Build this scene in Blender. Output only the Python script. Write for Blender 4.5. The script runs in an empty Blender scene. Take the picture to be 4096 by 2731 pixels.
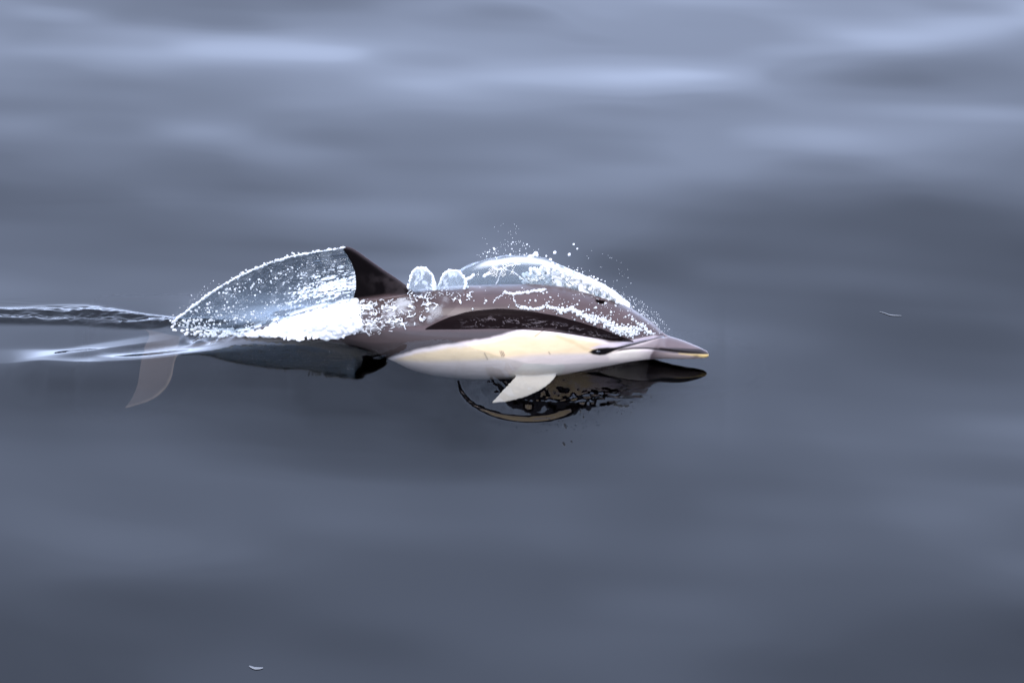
import bpy, bmesh, math, random
import numpy as np
from mathutils import Vector, noise as mnoise
from mathutils.bvhtree import BVHTree

random.seed(7)
rng = np.random.default_rng(7)
scene = bpy.context.scene
C = scene.collection
R = math.radians

# ------------------------------------------------------------------ camera
ELEV = R(27.0)
DIST = 10.5
FRAME_W = 3.75                                # metres across the frame at the target
TGT = np.array((0.0, 0.161, 0.0))
cam_data = bpy.data.cameras.new('camera')
cam_data.sensor_width = 36.0
cam_data.lens = 36.0 * DIST / FRAME_W
cam_data.clip_start = 0.5
cam_data.clip_end = 20000
cam = bpy.data.objects.new('camera', cam_data)
C.objects.link(cam)
CAM = TGT + DIST * np.array((0.0, -math.cos(ELEV), math.sin(ELEV)))
cam.location = CAM
cam.rotation_euler = (math.pi / 2 - ELEV, 0, 0)
scene.camera = cam

# ------------------------------------------------------------------ sky
SUN_EL, SUN_AZ = R(63), R(205)                # azimuth measured from +Y (away from the boat) towards +X
world = bpy.data.worlds.new('World')
scene.world = world
world.use_nodes = True
wn, wl = world.node_tree.nodes, world.node_tree.links
bg = wn['Background']
sky = wn.new('ShaderNodeTexSky')
sky.sky_type = 'NISHITA'
sky.sun_disc = False
sky.sun_elevation = SUN_EL
sky.sun_rotation = SUN_AZ
sky.air_density = 1.0
sky.dust_density = 3.0
sky.ozone_density = 1.5
hsv = wn.new('ShaderNodeHueSaturation')
hsv.inputs['Saturation'].default_value = 0.30
wl.new(sky.outputs['Color'], hsv.inputs['Color'])
# overcast deck: a grey-lilac cloud layer over the clear sky, with soft brighter and darker banks
tc = wn.new('ShaderNodeTexCoord')
cn = wn.new('ShaderNodeTexNoise')
cn.inputs['Scale'].default_value = 3.6
cn.inputs['Detail'].default_value = 3.0
cn.inputs['Roughness'].default_value = 0.45
wl.new(tc.outputs['Generated'], cn.inputs['Vector'])
cr = wn.new('ShaderNodeMapRange')
cr.inputs['From Min'].default_value = 0.32
cr.inputs['From Max'].default_value = 0.68
cr.inputs['To Min'].default_value = 0.8
cr.inputs['To Max'].default_value = 1.2
wl.new(cn.outputs['Fac'], cr.inputs['Value'])
cm = wn.new('ShaderNodeMix'); cm.data_type = 'RGBA'
cm.inputs['Factor'].default_value = 0.75
cm.inputs['B'].default_value = (7.2, 8.8, 13.0, 1)
wl.new(hsv.outputs['Color'], cm.inputs['A'])
cx = wn.new('ShaderNodeVectorMath'); cx.operation = 'SCALE'
wl.new(cm.outputs['Result'], cx.inputs[0])
wl.new(cr.outputs['Result'], cx.inputs['Scale'])
# the cloud deck thins and brightens towards the horizon
sx = wn.new('ShaderNodeSeparateXYZ'); wl.new(tc.outputs['Generated'], sx.inputs['Vector'])
z1 = wn.new('ShaderNodeMath'); z1.operation = 'SUBTRACT'; z1.inputs[0].default_value = 1.0; z1.use_clamp = True
wl.new(sx.outputs['Z'], z1.inputs[1])
z2 = wn.new('ShaderNodeMath'); z2.operation = 'POWER'; z2.inputs[1].default_value = 4.0; wl.new(z1.outputs['Value'], z2.inputs[0])
zr = wn.new('ShaderNodeMath'); zr.operation = 'MULTIPLY_ADD'; zr.inputs[1].default_value = 1.6; zr.inputs[2].default_value = 1.02
wl.new(z2.outputs['Value'], zr.inputs[0])
cz = wn.new('ShaderNodeVectorMath'); cz.operation = 'SCALE'
wl.new(cx.outputs['Vector'], cz.inputs[0]); wl.new(zr.outputs['Value'], cz.inputs['Scale'])
wl.new(cz.outputs['Vector'], bg.inputs['Color'])
bg.inputs['Strength'].default_value = 0.14

sun_data = bpy.data.lights.new('sun', 'SUN')
sun_data.energy = 1.2
sun_data.angle = R(22)
sun_data.color = (1.0, 0.97, 0.94)
sun = bpy.data.objects.new('sun', sun_data)
C.objects.link(sun)
sd = Vector((math.sin(SUN_AZ) * math.cos(SUN_EL), math.cos(SUN_AZ) * math.cos(SUN_EL), math.sin(SUN_EL)))
sun.rotation_euler = sd.to_track_quat('Z', 'Y').to_euler()

scene.view_settings.view_transform = 'Standard'
scene.view_settings.look = 'None'
scene.view_settings.gamma = 1.0
scene.view_settings.exposure = 1.05
scene.view_settings.use_curve_mapping = False
scene.cycles.max_bounces = 7
scene.cycles.diffuse_bounces = 2
scene.cycles.glossy_bounces = 3
scene.cycles.transparent_max_bounces = 14
scene.cycles.transmission_bounces = 5
scene.cycles.caustics_reflective = False
scene.cycles.caustics_refractive = False

# ------------------------------------------------------------------ photograph pixels <-> places
FX = cam_data.lens / 36.0 * 4096.0
RIGHT = np.array((1.0, 0, 0)); UP = np.array((0, math.sin(ELEV), math.cos(ELEV))); FWD = np.array((0, math.cos(ELEV), -math.sin(ELEV)))
def ray(px, py):
    px = np.asarray(px, float); py = np.asarray(py, float)
    return (FWD + RIGHT * ((px - 2048) / FX)[..., None] + UP * ((1365.5 - py) / FX)[..., None])
def onY(px, py, Y=0.0):                       # point in the upright plane y = Y
    d = ray(px, py); t = (np.asarray(Y) - CAM[1]) / d[..., 1]
    return CAM + d * t[..., None]
def onZ(px, py, Z=0.0):                       # point on the level plane z = Z
    d = ray(px, py); t = (np.asarray(Z) - CAM[2]) / d[..., 2]
    return CAM + d * t[..., None]
def proj(P):
    q = P - CAM
    w = q @ FWD
    return 2048 + FX * (q @ RIGHT) / w, 1365.5 - FX * (q @ UP) / w

# ------------------------------------------------------------------ helpers
def mesh_obj(name, verts, faces, mat=None, parent=None, smooth=True):
    me = bpy.data.meshes.new(name)
    me.from_pydata([tuple(v) for v in verts], [], faces)
    me.update()
    if smooth:
        me.polygons.foreach_set('use_smooth', np.ones(len(me.polygons), bool))
    o = bpy.data.objects.new(name, me)
    C.objects.link(o)
    if mat: me.materials.append(mat)
    if parent: o.parent = parent
    return o
def grid_mesh(name, P, mat=None, close_u=False):          # P: (nu, nv, 3), fast
    nu, nv = P.shape[:2]
    idx = np.arange(nu * nv).reshape(nu, nv)
    a = idx[:-1, :-1].ravel(); b = idx[1:, :-1].ravel(); c = idx[1:, 1:].ravel(); d = idx[:-1, 1:].ravel()
    F = np.stack([a, b, c, d], 1)
    me = bpy.data.meshes.new(name)
    me.vertices.add(nu * nv); me.vertices.foreach_set('co', P.reshape(-1))
    me.loops.add(F.size); me.loops.foreach_set('vertex_index', F.ravel().astype(np.int32))
    me.polygons.add(len(F)); me.polygons.foreach_set('loop_start', np.arange(0, F.size, 4, dtype=np.int32))
    me.polygons.foreach_set('loop_total', np.full(len(F), 4, np.int32))
    me.polygons.foreach_set('use_smooth', np.ones(len(F), bool))
    me.update(calc_edges=True)
    o = bpy.data.objects.new(name, me); C.objects.link(o)
    if mat: me.materials.append(mat)
    return o
def tag(o, label, cat=None, group=None, kind=None):
    if label: o['label'] = label
    if cat: o['category'] = cat
    if group: o['group'] = group
    if kind: o['kind'] = kind
    return o
def bake(o, mods):                            # apply modifiers without operators
    for t, kw in mods:
        m = o.modifiers.new(t, t)
        for k, v in kw.items(): setattr(m, k, v)
    dg = bpy.context.evaluated_depsgraph_get()
    me = bpy.data.meshes.new_from_object(o.evaluated_get(dg))
    o.modifiers.clear()
    old = o.data; o.data = me
    bpy.data.meshes.remove(old)
    me.polygons.foreach_set('use_smooth', np.ones(len(me.polygons), bool))
    me.update()
    return o
def coords(me):
    a = np.empty(len(me.vertices) * 3); me.vertices.foreach_get('co', a)
    return a.reshape(-1, 3)
def pl(x, pts):                               # smooth interpolation through (x, y) pairs
    pts = sorted(pts); xs = np.array([p[0] for p in pts], float); ys = np.array([p[1] for p in pts], float)
    m = np.zeros(len(xs)); d = np.diff(ys) / np.diff(xs)
    m[1:-1] = np.where(d[:-1] * d[1:] > 0, 2 * d[:-1] * d[1:] / np.where(np.abs(d[:-1] + d[1:]) < 1e-9, 1, d[:-1] + d[1:]), 0)
    m[0], m[-1] = d[0], d[-1]
    x = np.clip(np.asarray(x, float), xs[0], xs[-1]); i = np.clip(np.searchsorted(xs, x) - 1, 0, len(xs) - 2)
    h = xs[i + 1] - xs[i]; t = (x - xs[i]) / h
    return ((2*t**3 - 3*t**2 + 1) * ys[i] + (t**3 - 2*t**2 + t) * h * m[i] + (-2*t**3 + 3*t**2) * ys[i+1] + (t**3 - t**2) * h * m[i+1])
def resample(pts, n):                         # smooth curve through points (any dimension)
    p = np.array(pts, float); s = np.r_[0, np.cumsum(np.linalg.norm(np.diff(p, axis=0), axis=1))]
    t = np.linspace(0, s[-1], n)
    return np.stack([pl(t, list(zip(s, p[:, k]))) for k in range(p.shape[1])], 1)
def seg_dist(u, v, pts):                      # distance of points (u, v) to a polyline
    best = np.full(np.shape(u), 1e9)
    for (x0, y0), (x1, y1) in zip(pts[:-1], pts[1:]):
        dx, dy = x1 - x0, y1 - y0
        t = np.clip(((u - x0) * dx + (v - y0) * dy) / (dx * dx + dy * dy + 1e-12), 0, 1)
        best = np.minimum(best, np.hypot(u - x0 - t * dx, v - y0 - t * dy))
    return best
def inside(u, v, poly):
    r = np.zeros(np.shape(u), bool)
    for (x0, y0), (x1, y1) in zip(poly, poly[1:] + poly[:1]):
        c = (y0 > v) != (y1 > v)
        r ^= c & (u < (x1 - x0) * (v - y0) / (y1 - y0 + 1e-12) + x0)
    return r
def sdf(u, v, poly):                          # > 0 inside
    d = seg_dist(u, v, poly + poly[:1])
    return np.where(inside(u, v, poly), d, -d)
def sstep(x, a, b):
    t = np.clip((x - a) / (b - a), 0, 1); return t * t * (3 - 2 * t)
_tab = {}
def vnoise(x, y, seed=0):                     # value noise on numpy arrays, about -1..1
    if seed not in _tab: _tab[seed] = np.random.default_rng(1000 + seed).uniform(-1, 1, (256, 256))
    T = _tab[seed]
    xi = np.floor(x).astype(int); yi = np.floor(y).astype(int); fx = x - xi; fy = y - yi
    fx = fx**3 * (fx * (6 * fx - 15) + 10); fy = fy**3 * (fy * (6 * fy - 15) + 10)
    g = lambda a, b: T[a & 255, b & 255]
    return (g(xi, yi) * (1 - fx) + g(xi + 1, yi) * fx) * (1 - fy) + (g(xi, yi + 1) * (1 - fx) + g(xi + 1, yi + 1) * fx) * fy
def fbm(x, y, seed=0, oct=4):
    r = 0; a = 1.0
    for k in range(oct):
        r = r + a * vnoise(x * 2**k + 13.7 * k, y * 2**k + 5.1 * k, seed + k); a *= 0.5
    return r

def srgb(r, g, b):
    f = lambda c: c / 12.92 if c <= 0.04045 else ((c + 0.055) / 1.055) ** 2.4
    return (f(r / 255), f(g / 255), f(b / 255))

# ------------------------------------------------------------------ materials
def new_mat(name):
    m = bpy.data.materials.new(name); m.use_nodes = True
    m.node_tree.nodes.clear()
    out = m.node_tree.nodes.new('ShaderNodeOutputMaterial')
    return m, m.node_tree.nodes, m.node_tree.links, out

def skin_material():
    m, n, l, out = new_mat('dolphin_skin')
    p = n.new('ShaderNodeBsdfPrincipled')
    at = n.new('ShaderNodeAttribute'); at.attribute_name = 'pigment'
    nt = n.new('ShaderNodeTexNoise'); nt.inputs['Scale'].default_value = 26; nt.inputs['Detail'].default_value = 6; nt.inputs['Roughness'].default_value = 0.6
    tcn = n.new('ShaderNodeTexCoord')
    mp = n.new('ShaderNodeMapping'); mp.inputs['Scale'].default_value = (0.35, 1, 1)
    l.new(tcn.outputs['Object'], mp.inputs['Vector']); l.new(mp.outputs['Vector'], nt.inputs['Vector'])
    mr = n.new('ShaderNodeMapRange'); mr.inputs['From Min'].default_value = 0.3; mr.inputs['From Max'].default_value = 0.7
    mr.inputs['To Min'].default_value = 0.9; mr.inputs['To Max'].default_value = 1.1
    l.new(nt.outputs['Fac'], mr.inputs['Value'])
    sc = n.new('ShaderNodeVectorMath'); sc.operation = 'SCALE'
    l.new(at.outputs['Color'], sc.inputs[0]); l.new(mr.outputs['Result'], sc.inputs['Scale'])
    l.new(sc.outputs['Vector'], p.inputs['Base Color'])
    p.inputs['Roughness'].default_value = 0.34
    p.inputs['IOR'].default_value = 1.27
    ag = n.new('ShaderNodeAttribute'); ag.attribute_name = 'wet_gloss'
    g1 = n.new('ShaderNodeMath'); g1.operation = 'MULTIPLY'; g1.inputs[1].default_value = 0.5
    g2 = n.new('ShaderNodeMath'); g2.operation = 'MULTIPLY'; g2.inputs[1].default_value = 0.16
    l.new(ag.outputs['Fac'], g1.inputs[0]); l.new(g1.outputs['Value'], p.inputs['Specular IOR Level'])
    l.new(ag.outputs['Fac'], g2.inputs[0]); l.new(g2.outputs['Value'], p.inputs['Coat Weight'])
    p.inputs['Coat Roughness'].default_value = 0.12
    p.inputs['Coat IOR'].default_value = 1.33
    b = n.new('ShaderNodeBump'); b.inputs['Strength'].default_value = 0.12; b.inputs['Distance'].default_value = 0.004
    l.new(nt.outputs['Fac'], b.inputs['Height']); l.new(b.outputs['Normal'], p.inputs['Normal'])
    l.new(p.outputs['BSDF'], out.inputs['Surface'])
    return m

def fresnel_water(name, tint=(0.93, 0.97, 0.97), rough=0.0, bump=None, ior=1.333, volume=None):
    """smooth water: mirror by Fresnel, the rest passes straight through (tinted)"""
    m, n, l, out = new_mat(name)
    fr = n.new('ShaderNodeFresnel'); fr.inputs['IOR'].default_value = ior
    gl = n.new('ShaderNodeBsdfGlossy'); gl.inputs['Roughness'].default_value = rough
    tr = n.new('ShaderNodeBsdfTransparent'); tr.inputs['Color'].default_value = (*tint, 1)
    mx = n.new('ShaderNodeMixShader')
    ge = n.new('ShaderNodeNewGeometry'); sb = n.new('ShaderNodeMath'); sb.operation = 'SUBTRACT'; sb.inputs[0].default_value = 1.0
    ml = n.new('ShaderNodeMath'); ml.operation = 'MULTIPLY'
    l.new(ge.outputs['Backfacing'], sb.inputs[1]); l.new(sb.outputs['Value'], ml.inputs[0]); l.new(fr.outputs['Fac'], ml.inputs[1])
    l.new(ml.outputs['Value'], mx.inputs['Fac']); l.new(tr.outputs['BSDF'], mx.inputs[1]); l.new(gl.outputs['BSDF'], mx.inputs[2])
    if bump:
        sc, st, di, strength = bump
        tcn = n.new('ShaderNodeTexCoord'); mp = n.new('ShaderNodeMapping'); mp.inputs['Scale'].default_value = st
        nt = n.new('ShaderNodeTexNoise'); nt.inputs['Scale'].default_value = sc; nt.inputs['Detail'].default_value = 3
        l.new(tcn.outputs['Object'], mp.inputs['Vector']); l.new(mp.outputs['Vector'], nt.inputs['Vector'])
        b = n.new('ShaderNodeBump'); b.inputs['Strength'].default_value = strength; b.inputs['Distance'].default_value = di
        l.new(nt.outputs['Fac'], b.inputs['Height'])
        l.new(b.outputs['Normal'], fr.inputs['Normal']); l.new(b.outputs['Normal'], gl.inputs['Normal'])
    l.new(mx.outputs['Shader'], out.inputs['Surface'])
    if volume:
        va = n.new('ShaderNodeVolumeAbsorption'); va.inputs['Color'].default_value = (*volume[0], 1); va.inputs['Density'].default_value = volume[1]
        l.new(va.outputs['Volume'], out.inputs['Volume'])
    return m
M_SKIN = skin_material()
M_SEA = fresnel_water('sea_water', tint=(0.88, 0.90, 0.90))
_n, _l = M_SEA.node_tree.nodes, M_SEA.node_tree.links     # only the shallow water over the animal lets light back out; elsewhere the depth swallows it
_tr = [k for k in _n if k.type == 'BSDF_TRANSPARENT'][0]; _at = _n.new('ShaderNodeAttribute'); _at.attribute_name = 'clear'
_sc = _n.new('ShaderNodeVectorMath'); _sc.operation = 'SCALE'; _sc.inputs[0].default_value = (0.88, 0.90, 0.90)
_l.new(_at.outputs['Fac'], _sc.inputs['Scale']); _l.new(_sc.outputs['Vector'], _tr.inputs['Color'])
m, n, l, out = new_mat('deep_sea')
p = n.new('ShaderNodeBsdfDiffuse'); p.inputs['Color'].default_value = (0, 0, 0, 1)
l.new(p.outputs['BSDF'], out.inputs['Surface']); M_DEEP = m

# ------------------------------------------------------------------ dolphin: the body's outline from beak to tail stock
TOP = [(2837, 1411), (2832, 1405), (2820, 1399), (2793, 1386), (2729, 1360), (2675, 1343), (2661, 1337), (2648, 1325), (2623, 1301), (2580, 1269), (2517, 1229),
       (2453, 1203), (2385, 1184), (2325, 1167), (2240, 1148), (2113, 1139), (1900, 1142), (1750, 1150), (1650, 1163), (1500, 1185),
       (1400, 1203), (1250, 1243), (1100, 1290), (950, 1338), (800, 1371), (700, 1392), (640, 1402)]
BOT = [(2837, 1421), (2832, 1427), (2820, 1431), (2793, 1434), (2729, 1435), (2661, 1434), (2623, 1435), (2580, 1438), (2517, 1446),
       (2453, 1458), (2385, 1470), (2325, 1482), (2240, 1498), (2113, 1512), (1900, 1515), (1750, 1502), (1650, 1478), (1580, 1446), (1500, 1410),
       (1400, 1380), (1250, 1364), (1100, 1366), (950, 1382), (800, 1402), (700, 1412), (640, 1416)]
RATIO = [(2837, 1.1), (2700, 1.05), (2600, 0.98), (2450, 0.93), (2100, 0.9), (1700, 0.88), (1400, 0.8), (1100, 0.65), (800, 0.55), (640, 0.7)]
def axisY(px): return pl(px, [(640, 0.115), (900, 0.095), (1300, 0.05), (1800, 0.012), (2200, 0.0), (2840, 0.0)])
def section(px):                              # centre (x, y, z), half height, half width
    px = np.asarray(px, float)
    t, b = pl(px, TOP), pl(px, BOT)
    Y = axisY(px); c = onY(px, (t + b) / 2, Y)
    k = (b - t) / 2 * ((c - CAM) @ FWD) / FX
    r = pl(px, RATIO)
    a = k / np.sqrt(math.cos(ELEV)**2 + (r * math.sin(ELEV))**2)
    return c, a, a * r
def body_loft():
    px = np.r_[2837, 2836, 2834, np.linspace(2830, 2600, 90), np.linspace(2596, 640, 240)]
    c, a, b = section(px)
    nt = 64; th = np.linspace(0, 2 * math.pi, nt, endpoint=False)
    ct, st = np.cos(th), np.sin(th)
    e = 0.94
    yy = np.sign(ct) * np.abs(ct)**e; zz = np.sign(st) * np.abs(st)**e
    V = np.stack([np.repeat(c[:, :1], nt, 1), c[:, 1:2] + b[:, None] * yy, c[:, 2:3] + a[:, None] * zz], 2)
    verts = V.reshape(-1, 3).tolist(); n = len(px); faces = []
    for i in range(n - 1):
        for j in range(nt):
            faces.append((i*nt + j, i*nt + (j+1) % nt, (i+1)*nt + (j+1) % nt, (i+1)*nt + j))
    faces.append(tuple(range(nt - 1, -1, -1))); faces.append(tuple((n-1)*nt + j for j in range(nt)))
    return verts, faces
def blade(lead, trail, normal, thick, n=40, m=18):
    """closed fin: lead and trail edges as 3-D curves from root to tip, thick = (root, tip) half-thickness"""
    L, T = resample(lead, n), resample(trail, n)
    N = np.array(normal, float); N /= np.linalg.norm(N)
    s = (1 - np.cos(np.linspace(0, math.pi, m))) / 2
    prof = 2.6 * (0.2969 * np.sqrt(s) - 0.126 * s - 0.3516 * s**2 + 0.2843 * s**3 - 0.1036 * s**4) * 2
    prof = np.maximum(prof, 0.10)
    tt = np.linspace(0, 1, n); th = thick[0] * (1 - tt)**0.8 + thick[1]
    P = L[:, None] * (1 - s)[None, :, None] + T[:, None] * s[None, :, None]
    hh = np.maximum(th[:, None] * prof[None], 0.0026)[..., None]; A = P + N * hh; B = P - N * hh
    ring = np.concatenate([A, B[:, ::-1]], 1); k = ring.shape[1]
    verts = ring.reshape(-1, 3).tolist(); faces = []
    for i in range(n - 1):
        for j in range(k):
            faces.append((i*k + j, i*k + (j+1) % k, (i+1)*k + (j+1) % k, (i+1)*k + j))
    faces.append(tuple(range(k - 1, -1, -1))); faces.append(tuple((n-1)*k + j for j in range(k)))
    return verts, faces
def pts_at(lst): return np.array([onY(np.array(px), np.array(py), Y) for px, py, Y in lst])

parts = [body_loft()]
fY = 0.03
DF_LEAD = [(1690, 1205), (1662, 1172), (1600, 1122), (1530, 1075), (1470, 1032), (1430, 1004), (1402, 989), (1380, 984)]
DF_TRAIL = [(1405, 1235), (1413, 1195), (1424, 1140), (1421, 1100), (1408, 1058), (1389, 1023), (1377, 1004), (1371, 993)]
parts.append(blade([onY(np.array(float(a)), np.array(float(b)), fY) for a, b in DF_LEAD], [onY(np.array(float(a)), np.array(float(b)), fY) for a, b in DF_TRAIL], (0, 1, 0.0), (0.022, 0.007), n=70, m=24))
FL_LEAD = [(2262, 1440, 0.0), (2240, 1470, -0.085), (2217, 1515, -0.12), (2165, 1558, -0.155), (2100, 1588, -0.185), (2030, 1606, -0.205), (1972, 1612, -0.222)]
FL_TRAIL = [(2110, 1440, 0.0), (2100, 1470, -0.085), (2062, 1505, -0.12), (2022, 1548, -0.155), (1995, 1578, -0.185), (1978, 1598, -0.205), (1966, 1609, -0.222)]
fl_l, fl_t = pts_at(FL_LEAD), pts_at(FL_TRAIL)
parts.append(blade(fl_l, fl_t, (0.1, 0.35, 1), (0.014, 0.004)))
mir = lambda P, Y: P * np.array((1, -1, 1)) + np.array((0, 2 * Y, 0))
parts.append(blade(mir(fl_l, 0.0), mir(fl_t, 0.0), (0.1, -0.35, 1), (0.014, 0.004)))
TL = [(730, 1406, 0.115), (708, 1425, 0.075), (698, 1458, 0.03), (690, 1500, -0.03), (668, 1548, -0.085), (612, 1597, -0.14), (560, 1617, -0.17), (505, 1632, -0.195)]
TT = [(575, 1408, 0.115), (566, 1430, 0.075), (560, 1462, 0.03), (555, 1505, -0.03), (545, 1548, -0.085), (528, 1588, -0.14), (513, 1612, -0.17), (498, 1631, -0.195)]
tl, tt_ = pts_at(TL), pts_at(TT)
parts.append(blade(tl, tt_, (0, -0.45, 1), (0.016, 0.004)))
parts.append(blade(mir(tl, 0.115), mir(tt_, 0.115), (0, 0.45, 1), (0.016, 0.004)))
V, F = [], []
for v, f in parts:
    F += [tuple(i + len(V) for i in q) for q in f]; V += v
dolphin = mesh_obj('dolphin', V, F, M_SKIN)
bm = bmesh.new(); bm.from_mesh(dolphin.data); bmesh.ops.recalc_face_normals(bm, faces=bm.faces); bm.to_mesh(dolphin.data); bm.free()
bake(dolphin, [('REMESH', dict(mode='VOXEL', voxel_size=0.0032)), ('SMOOTH', dict(factor=0.5, iterations=5))])

# skin folds and pigment, laid out on the animal's side in the photograph's pixels (mirrored to the far side)
me = dolphin.data
P = coords(me)
def side_px(P):
    px, _ = proj(P)
    Yc = axisY(px)
    Q = P.copy(); Q[:, 1] = Yc - np.abs(P[:, 1] - Yc)
    return proj(Q)
u, v = side_px(P)
MOUTH = [(2455, 1407), (2490, 1400), (2530, 1395), (2590, 1394), (2640, 1400), (2700, 1408), (2760, 1413), (2836, 1414)]
CREASE = [(2666, 1340), (2640, 1346), (2600, 1358), (2555, 1371), (2500, 1386), (2450, 1400)]
nrm = np.empty(len(P) * 3); me.vertices.foreach_get('normal', nrm); nrm = nrm.reshape(-1, 3)
body_zone = (v < 1455)
g = 0.0042 * np.exp(-(seg_dist(u, v, MOUTH) / 5.0)**2) * sstep(u, 2440, 2500)
g += 0.006 * np.exp(-(seg_dist(u, v, CREASE) / 6.5)**2) * sstep(u, 2430, 2520)
bl = [(2385, 1199), (2418, 1204)]
pu, pv = proj(P)                              # the blowhole sits on the midline: true projection
g2 = 0.014 * np.exp(-((pu - 2402) / 17)**2 - ((pv - 1203 - 0.18 * (pu - 2402)) / 8)**2)
P2 = P - nrm * (g * body_zone + g2)[:, None]
me.vertices.foreach_set('co', P2.reshape(-1)); me.update()

def lay(col, c, m):
    return col * (1 - m[:, None]) + np.array(c)[None] * m[:, None]
jit = 9 * fbm(u / 60.0, v / 40.0, 3, 3)
CAPE = (0.058, 0.035, 0.031); FLANKGREY = (0.044, 0.031, 0.028); BEIGE = (0.66, 0.475, 0.275); HALO = (0.66, 0.53, 0.47); WHITE = (0.54, 0.43, 0.355); BLACK = (0.006, 0.005, 0.005)
col = np.tile(np.array(CAPE), (len(u), 1)) * (1 + 0.10 * fbm(u / 90.0, v / 25.0, 9, 4))[:, None]
col = lay(col, FLANKGREY, sstep(v, 1310, 1335) * (1 - sstep(u, 2100, 2300)))
patch_top = [(1500, 1462), (1555, 1436), (1620, 1411), (1683, 1396), (1750, 1382), (1850, 1371), (1950, 1355), (2050, 1330), (2105, 1318), (2150, 1315), (2220, 1322),
             (2300, 1336), (2380, 1353), (2440, 1370), (2500, 1372), (2560, 1356), (2620, 1346)]
patch = patch_top + [(2640, 1350), (2600, 1420), (2600, 1600), (1500, 1600)]
s = sdf(u, v, patch) + 0.35 * jit
col = lay(col, HALO, sstep(s, -9, 7))
col = lay(col, BEIGE, sstep(s, 4, 24) * (1 - sstep(u, 2400, 2500)))
col = lay(col, WHITE, sstep(v, pl(u, [(1500, 1425), (1700, 1432), (2000, 1420), (2150, 1404), (2300, 1404), (2600, 1398)]), pl(u, [(1500, 1450), (1700, 1458), (2000, 1446), (2150, 1432), (2300, 1424), (2600, 1416)])) * sstep(s, -5, 10))
# throat and jaw
col = lay(col, (0.66, 0.54, 0.42), sstep(sdf(u, v, [(2430, 1418), (2470, 1403), (2530, 1397), (2600, 1400), (2600, 1430), (2440, 1440)]), -8, 8) * (1 - sstep(u, 2490, 2625)))
# beak
beak = sstep(u, 2540, 2670)
col = lay(col, (0.105, 0.075, 0.072), beak * sstep(v, pl(u, CREASE) - 2, pl(u, CREASE) + 6))
col = lay(col, (0.105, 0.075, 0.072), sstep(u, 2650, 2672))
upper_tri = [(2666, 1340), (2600, 1360), (2540, 1376), (2480, 1394), (2460, 1405), (2530, 1394), (2590, 1393), (2660, 1402)]
col = lay(col, (0.16, 0.115, 0.105), 0.7 * sstep(sdf(u, v, upper_tri), -10, 14))
col = lay(col, (0.30, 0.22, 0.18), sstep(sdf(u, v, [(2590, 1404), (2700, 1414), (2836, 1418), (2836, 1440), (2590, 1440)]), -3, 4) * 0.75 * sstep(u, 2590, 2700))
col = lay(col, (0.013, 0.009, 0.008), sstep(sdf(u, v, [(2640, 1392), (2720, 1394), (2805, 1397), (2826, 1408), (2800, 1413), (2700, 1407), (2640, 1399)]), -6, 4) * 0.95)
col = lay(col, (0.42, 0.28, 0.085), sstep(sdf(u, v, [(2715, 1413), (2770, 1416), (2815, 1416), (2840, 1412), (2840, 1427), (2818, 1431), (2796, 1427), (2745, 1419), (2715, 1416)]), -4, 4) * 0.85)
col = lay(col, (0.06, 0.045, 0.035), np.exp(-((u - 2785) / 12)**2 - ((v - 1425) / 5)**2) * 0.8)
# pale band above the eye stripe, the stripe itself and the black eye patch
band = [(2360, 1392), (2400, 1378), (2460, 1372), (2530, 1360), (2600, 1346), (2655, 1340), (2600, 1362), (2540, 1376), (2470, 1390), (2400, 1396)]
col = lay(col, (0.50, 0.40, 0.40), sstep(sdf(u, v, band), -5, 6) * 0.9)
stripe = seg_dist(u, v, [(2666, 1341), (2640, 1347), (2600, 1360), (2555, 1373), (2500, 1388), (2450, 1398)])
col = lay(col, (0.010, 0.008, 0.008), sstep(-stripe, -pl(u, [(2430, 13), (2500, 8), (2600, 4.5), (2666, 3)]), -1.0))
eye = [(2356, 1408), (2368, 1399), (2395, 1392), (2430, 1389), (2470, 1391), (2490, 1393), (2462, 1401), (2440, 1411), (2420, 1419), (2398, 1421), (2372, 1417)]
col = lay(col, BLACK, sstep(sdf(u, v, eye), -4, 4))
md = seg_dist(u, v, MOUTH)
col = lay(col, (0.012, 0.008, 0.006), np.exp(-(md / 3.4)**2) * sstep(u, 2450, 2490))
# scratches
for a, b in (((1938, 1413), (1950, 1437)), ((2000, 1405), (2008, 1425)), ((2006, 1405), (2014, 1425)), ((2012, 1406), (2018, 1421)), ((2140, 1345), (2178, 1317)), ((2195, 1408), (2200, 1416))):
    col = lay(col, (0.12, 0.085, 0.06), 0.75 * np.exp(-(seg_dist(u, v, [a, b]) / 2.2)**2))
col = lay(col, (0.50, 0.35, 0.18), 0.5 * np.exp(-(np.abs(seg_dist(u, v, [(2230, 1345), (2300, 1372), (2340, 1395), (2360, 1400)]) - 2) / 5)**2))
# fins
fin = inside(pu, pv, [(1700, 1190), (1650, 1150), (1420, 980), (1340, 980), (1360, 1010), (1380, 1230), (1450, 1190), (1600, 1170)])
Zr = P[:, 2]
fin_m = sstep(sdf(pu, pv, [(1690, 1178), (1640, 1130), (1420, 960), (1340, 960), (1380, 1215), (1440, 1195), (1550, 1178)]), -10, 10)
col = lay(col, (0.004, 0.003, 0.003), fin_m)
lead_rim = np.exp(-(seg_dist(pu, pv, DF_LEAD[1:]) / 9)**2) * fin_m
col = lay(col, (0.05, 0.035, 0.035), 0.7 * lead_rim)  # lighter upper rim: backlight painted into the pigment
col = lay(col, (0.040, 0.030, 0.028), 0.5 * sstep(fbm(pu / 40.0, pv / 40.0, 21, 4), -0.6, 1.0) * fin_m * sstep(pu - 0.9 * (pv - 1100), 1400, 1540) * sstep(pv, 1075, 1130))
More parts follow.
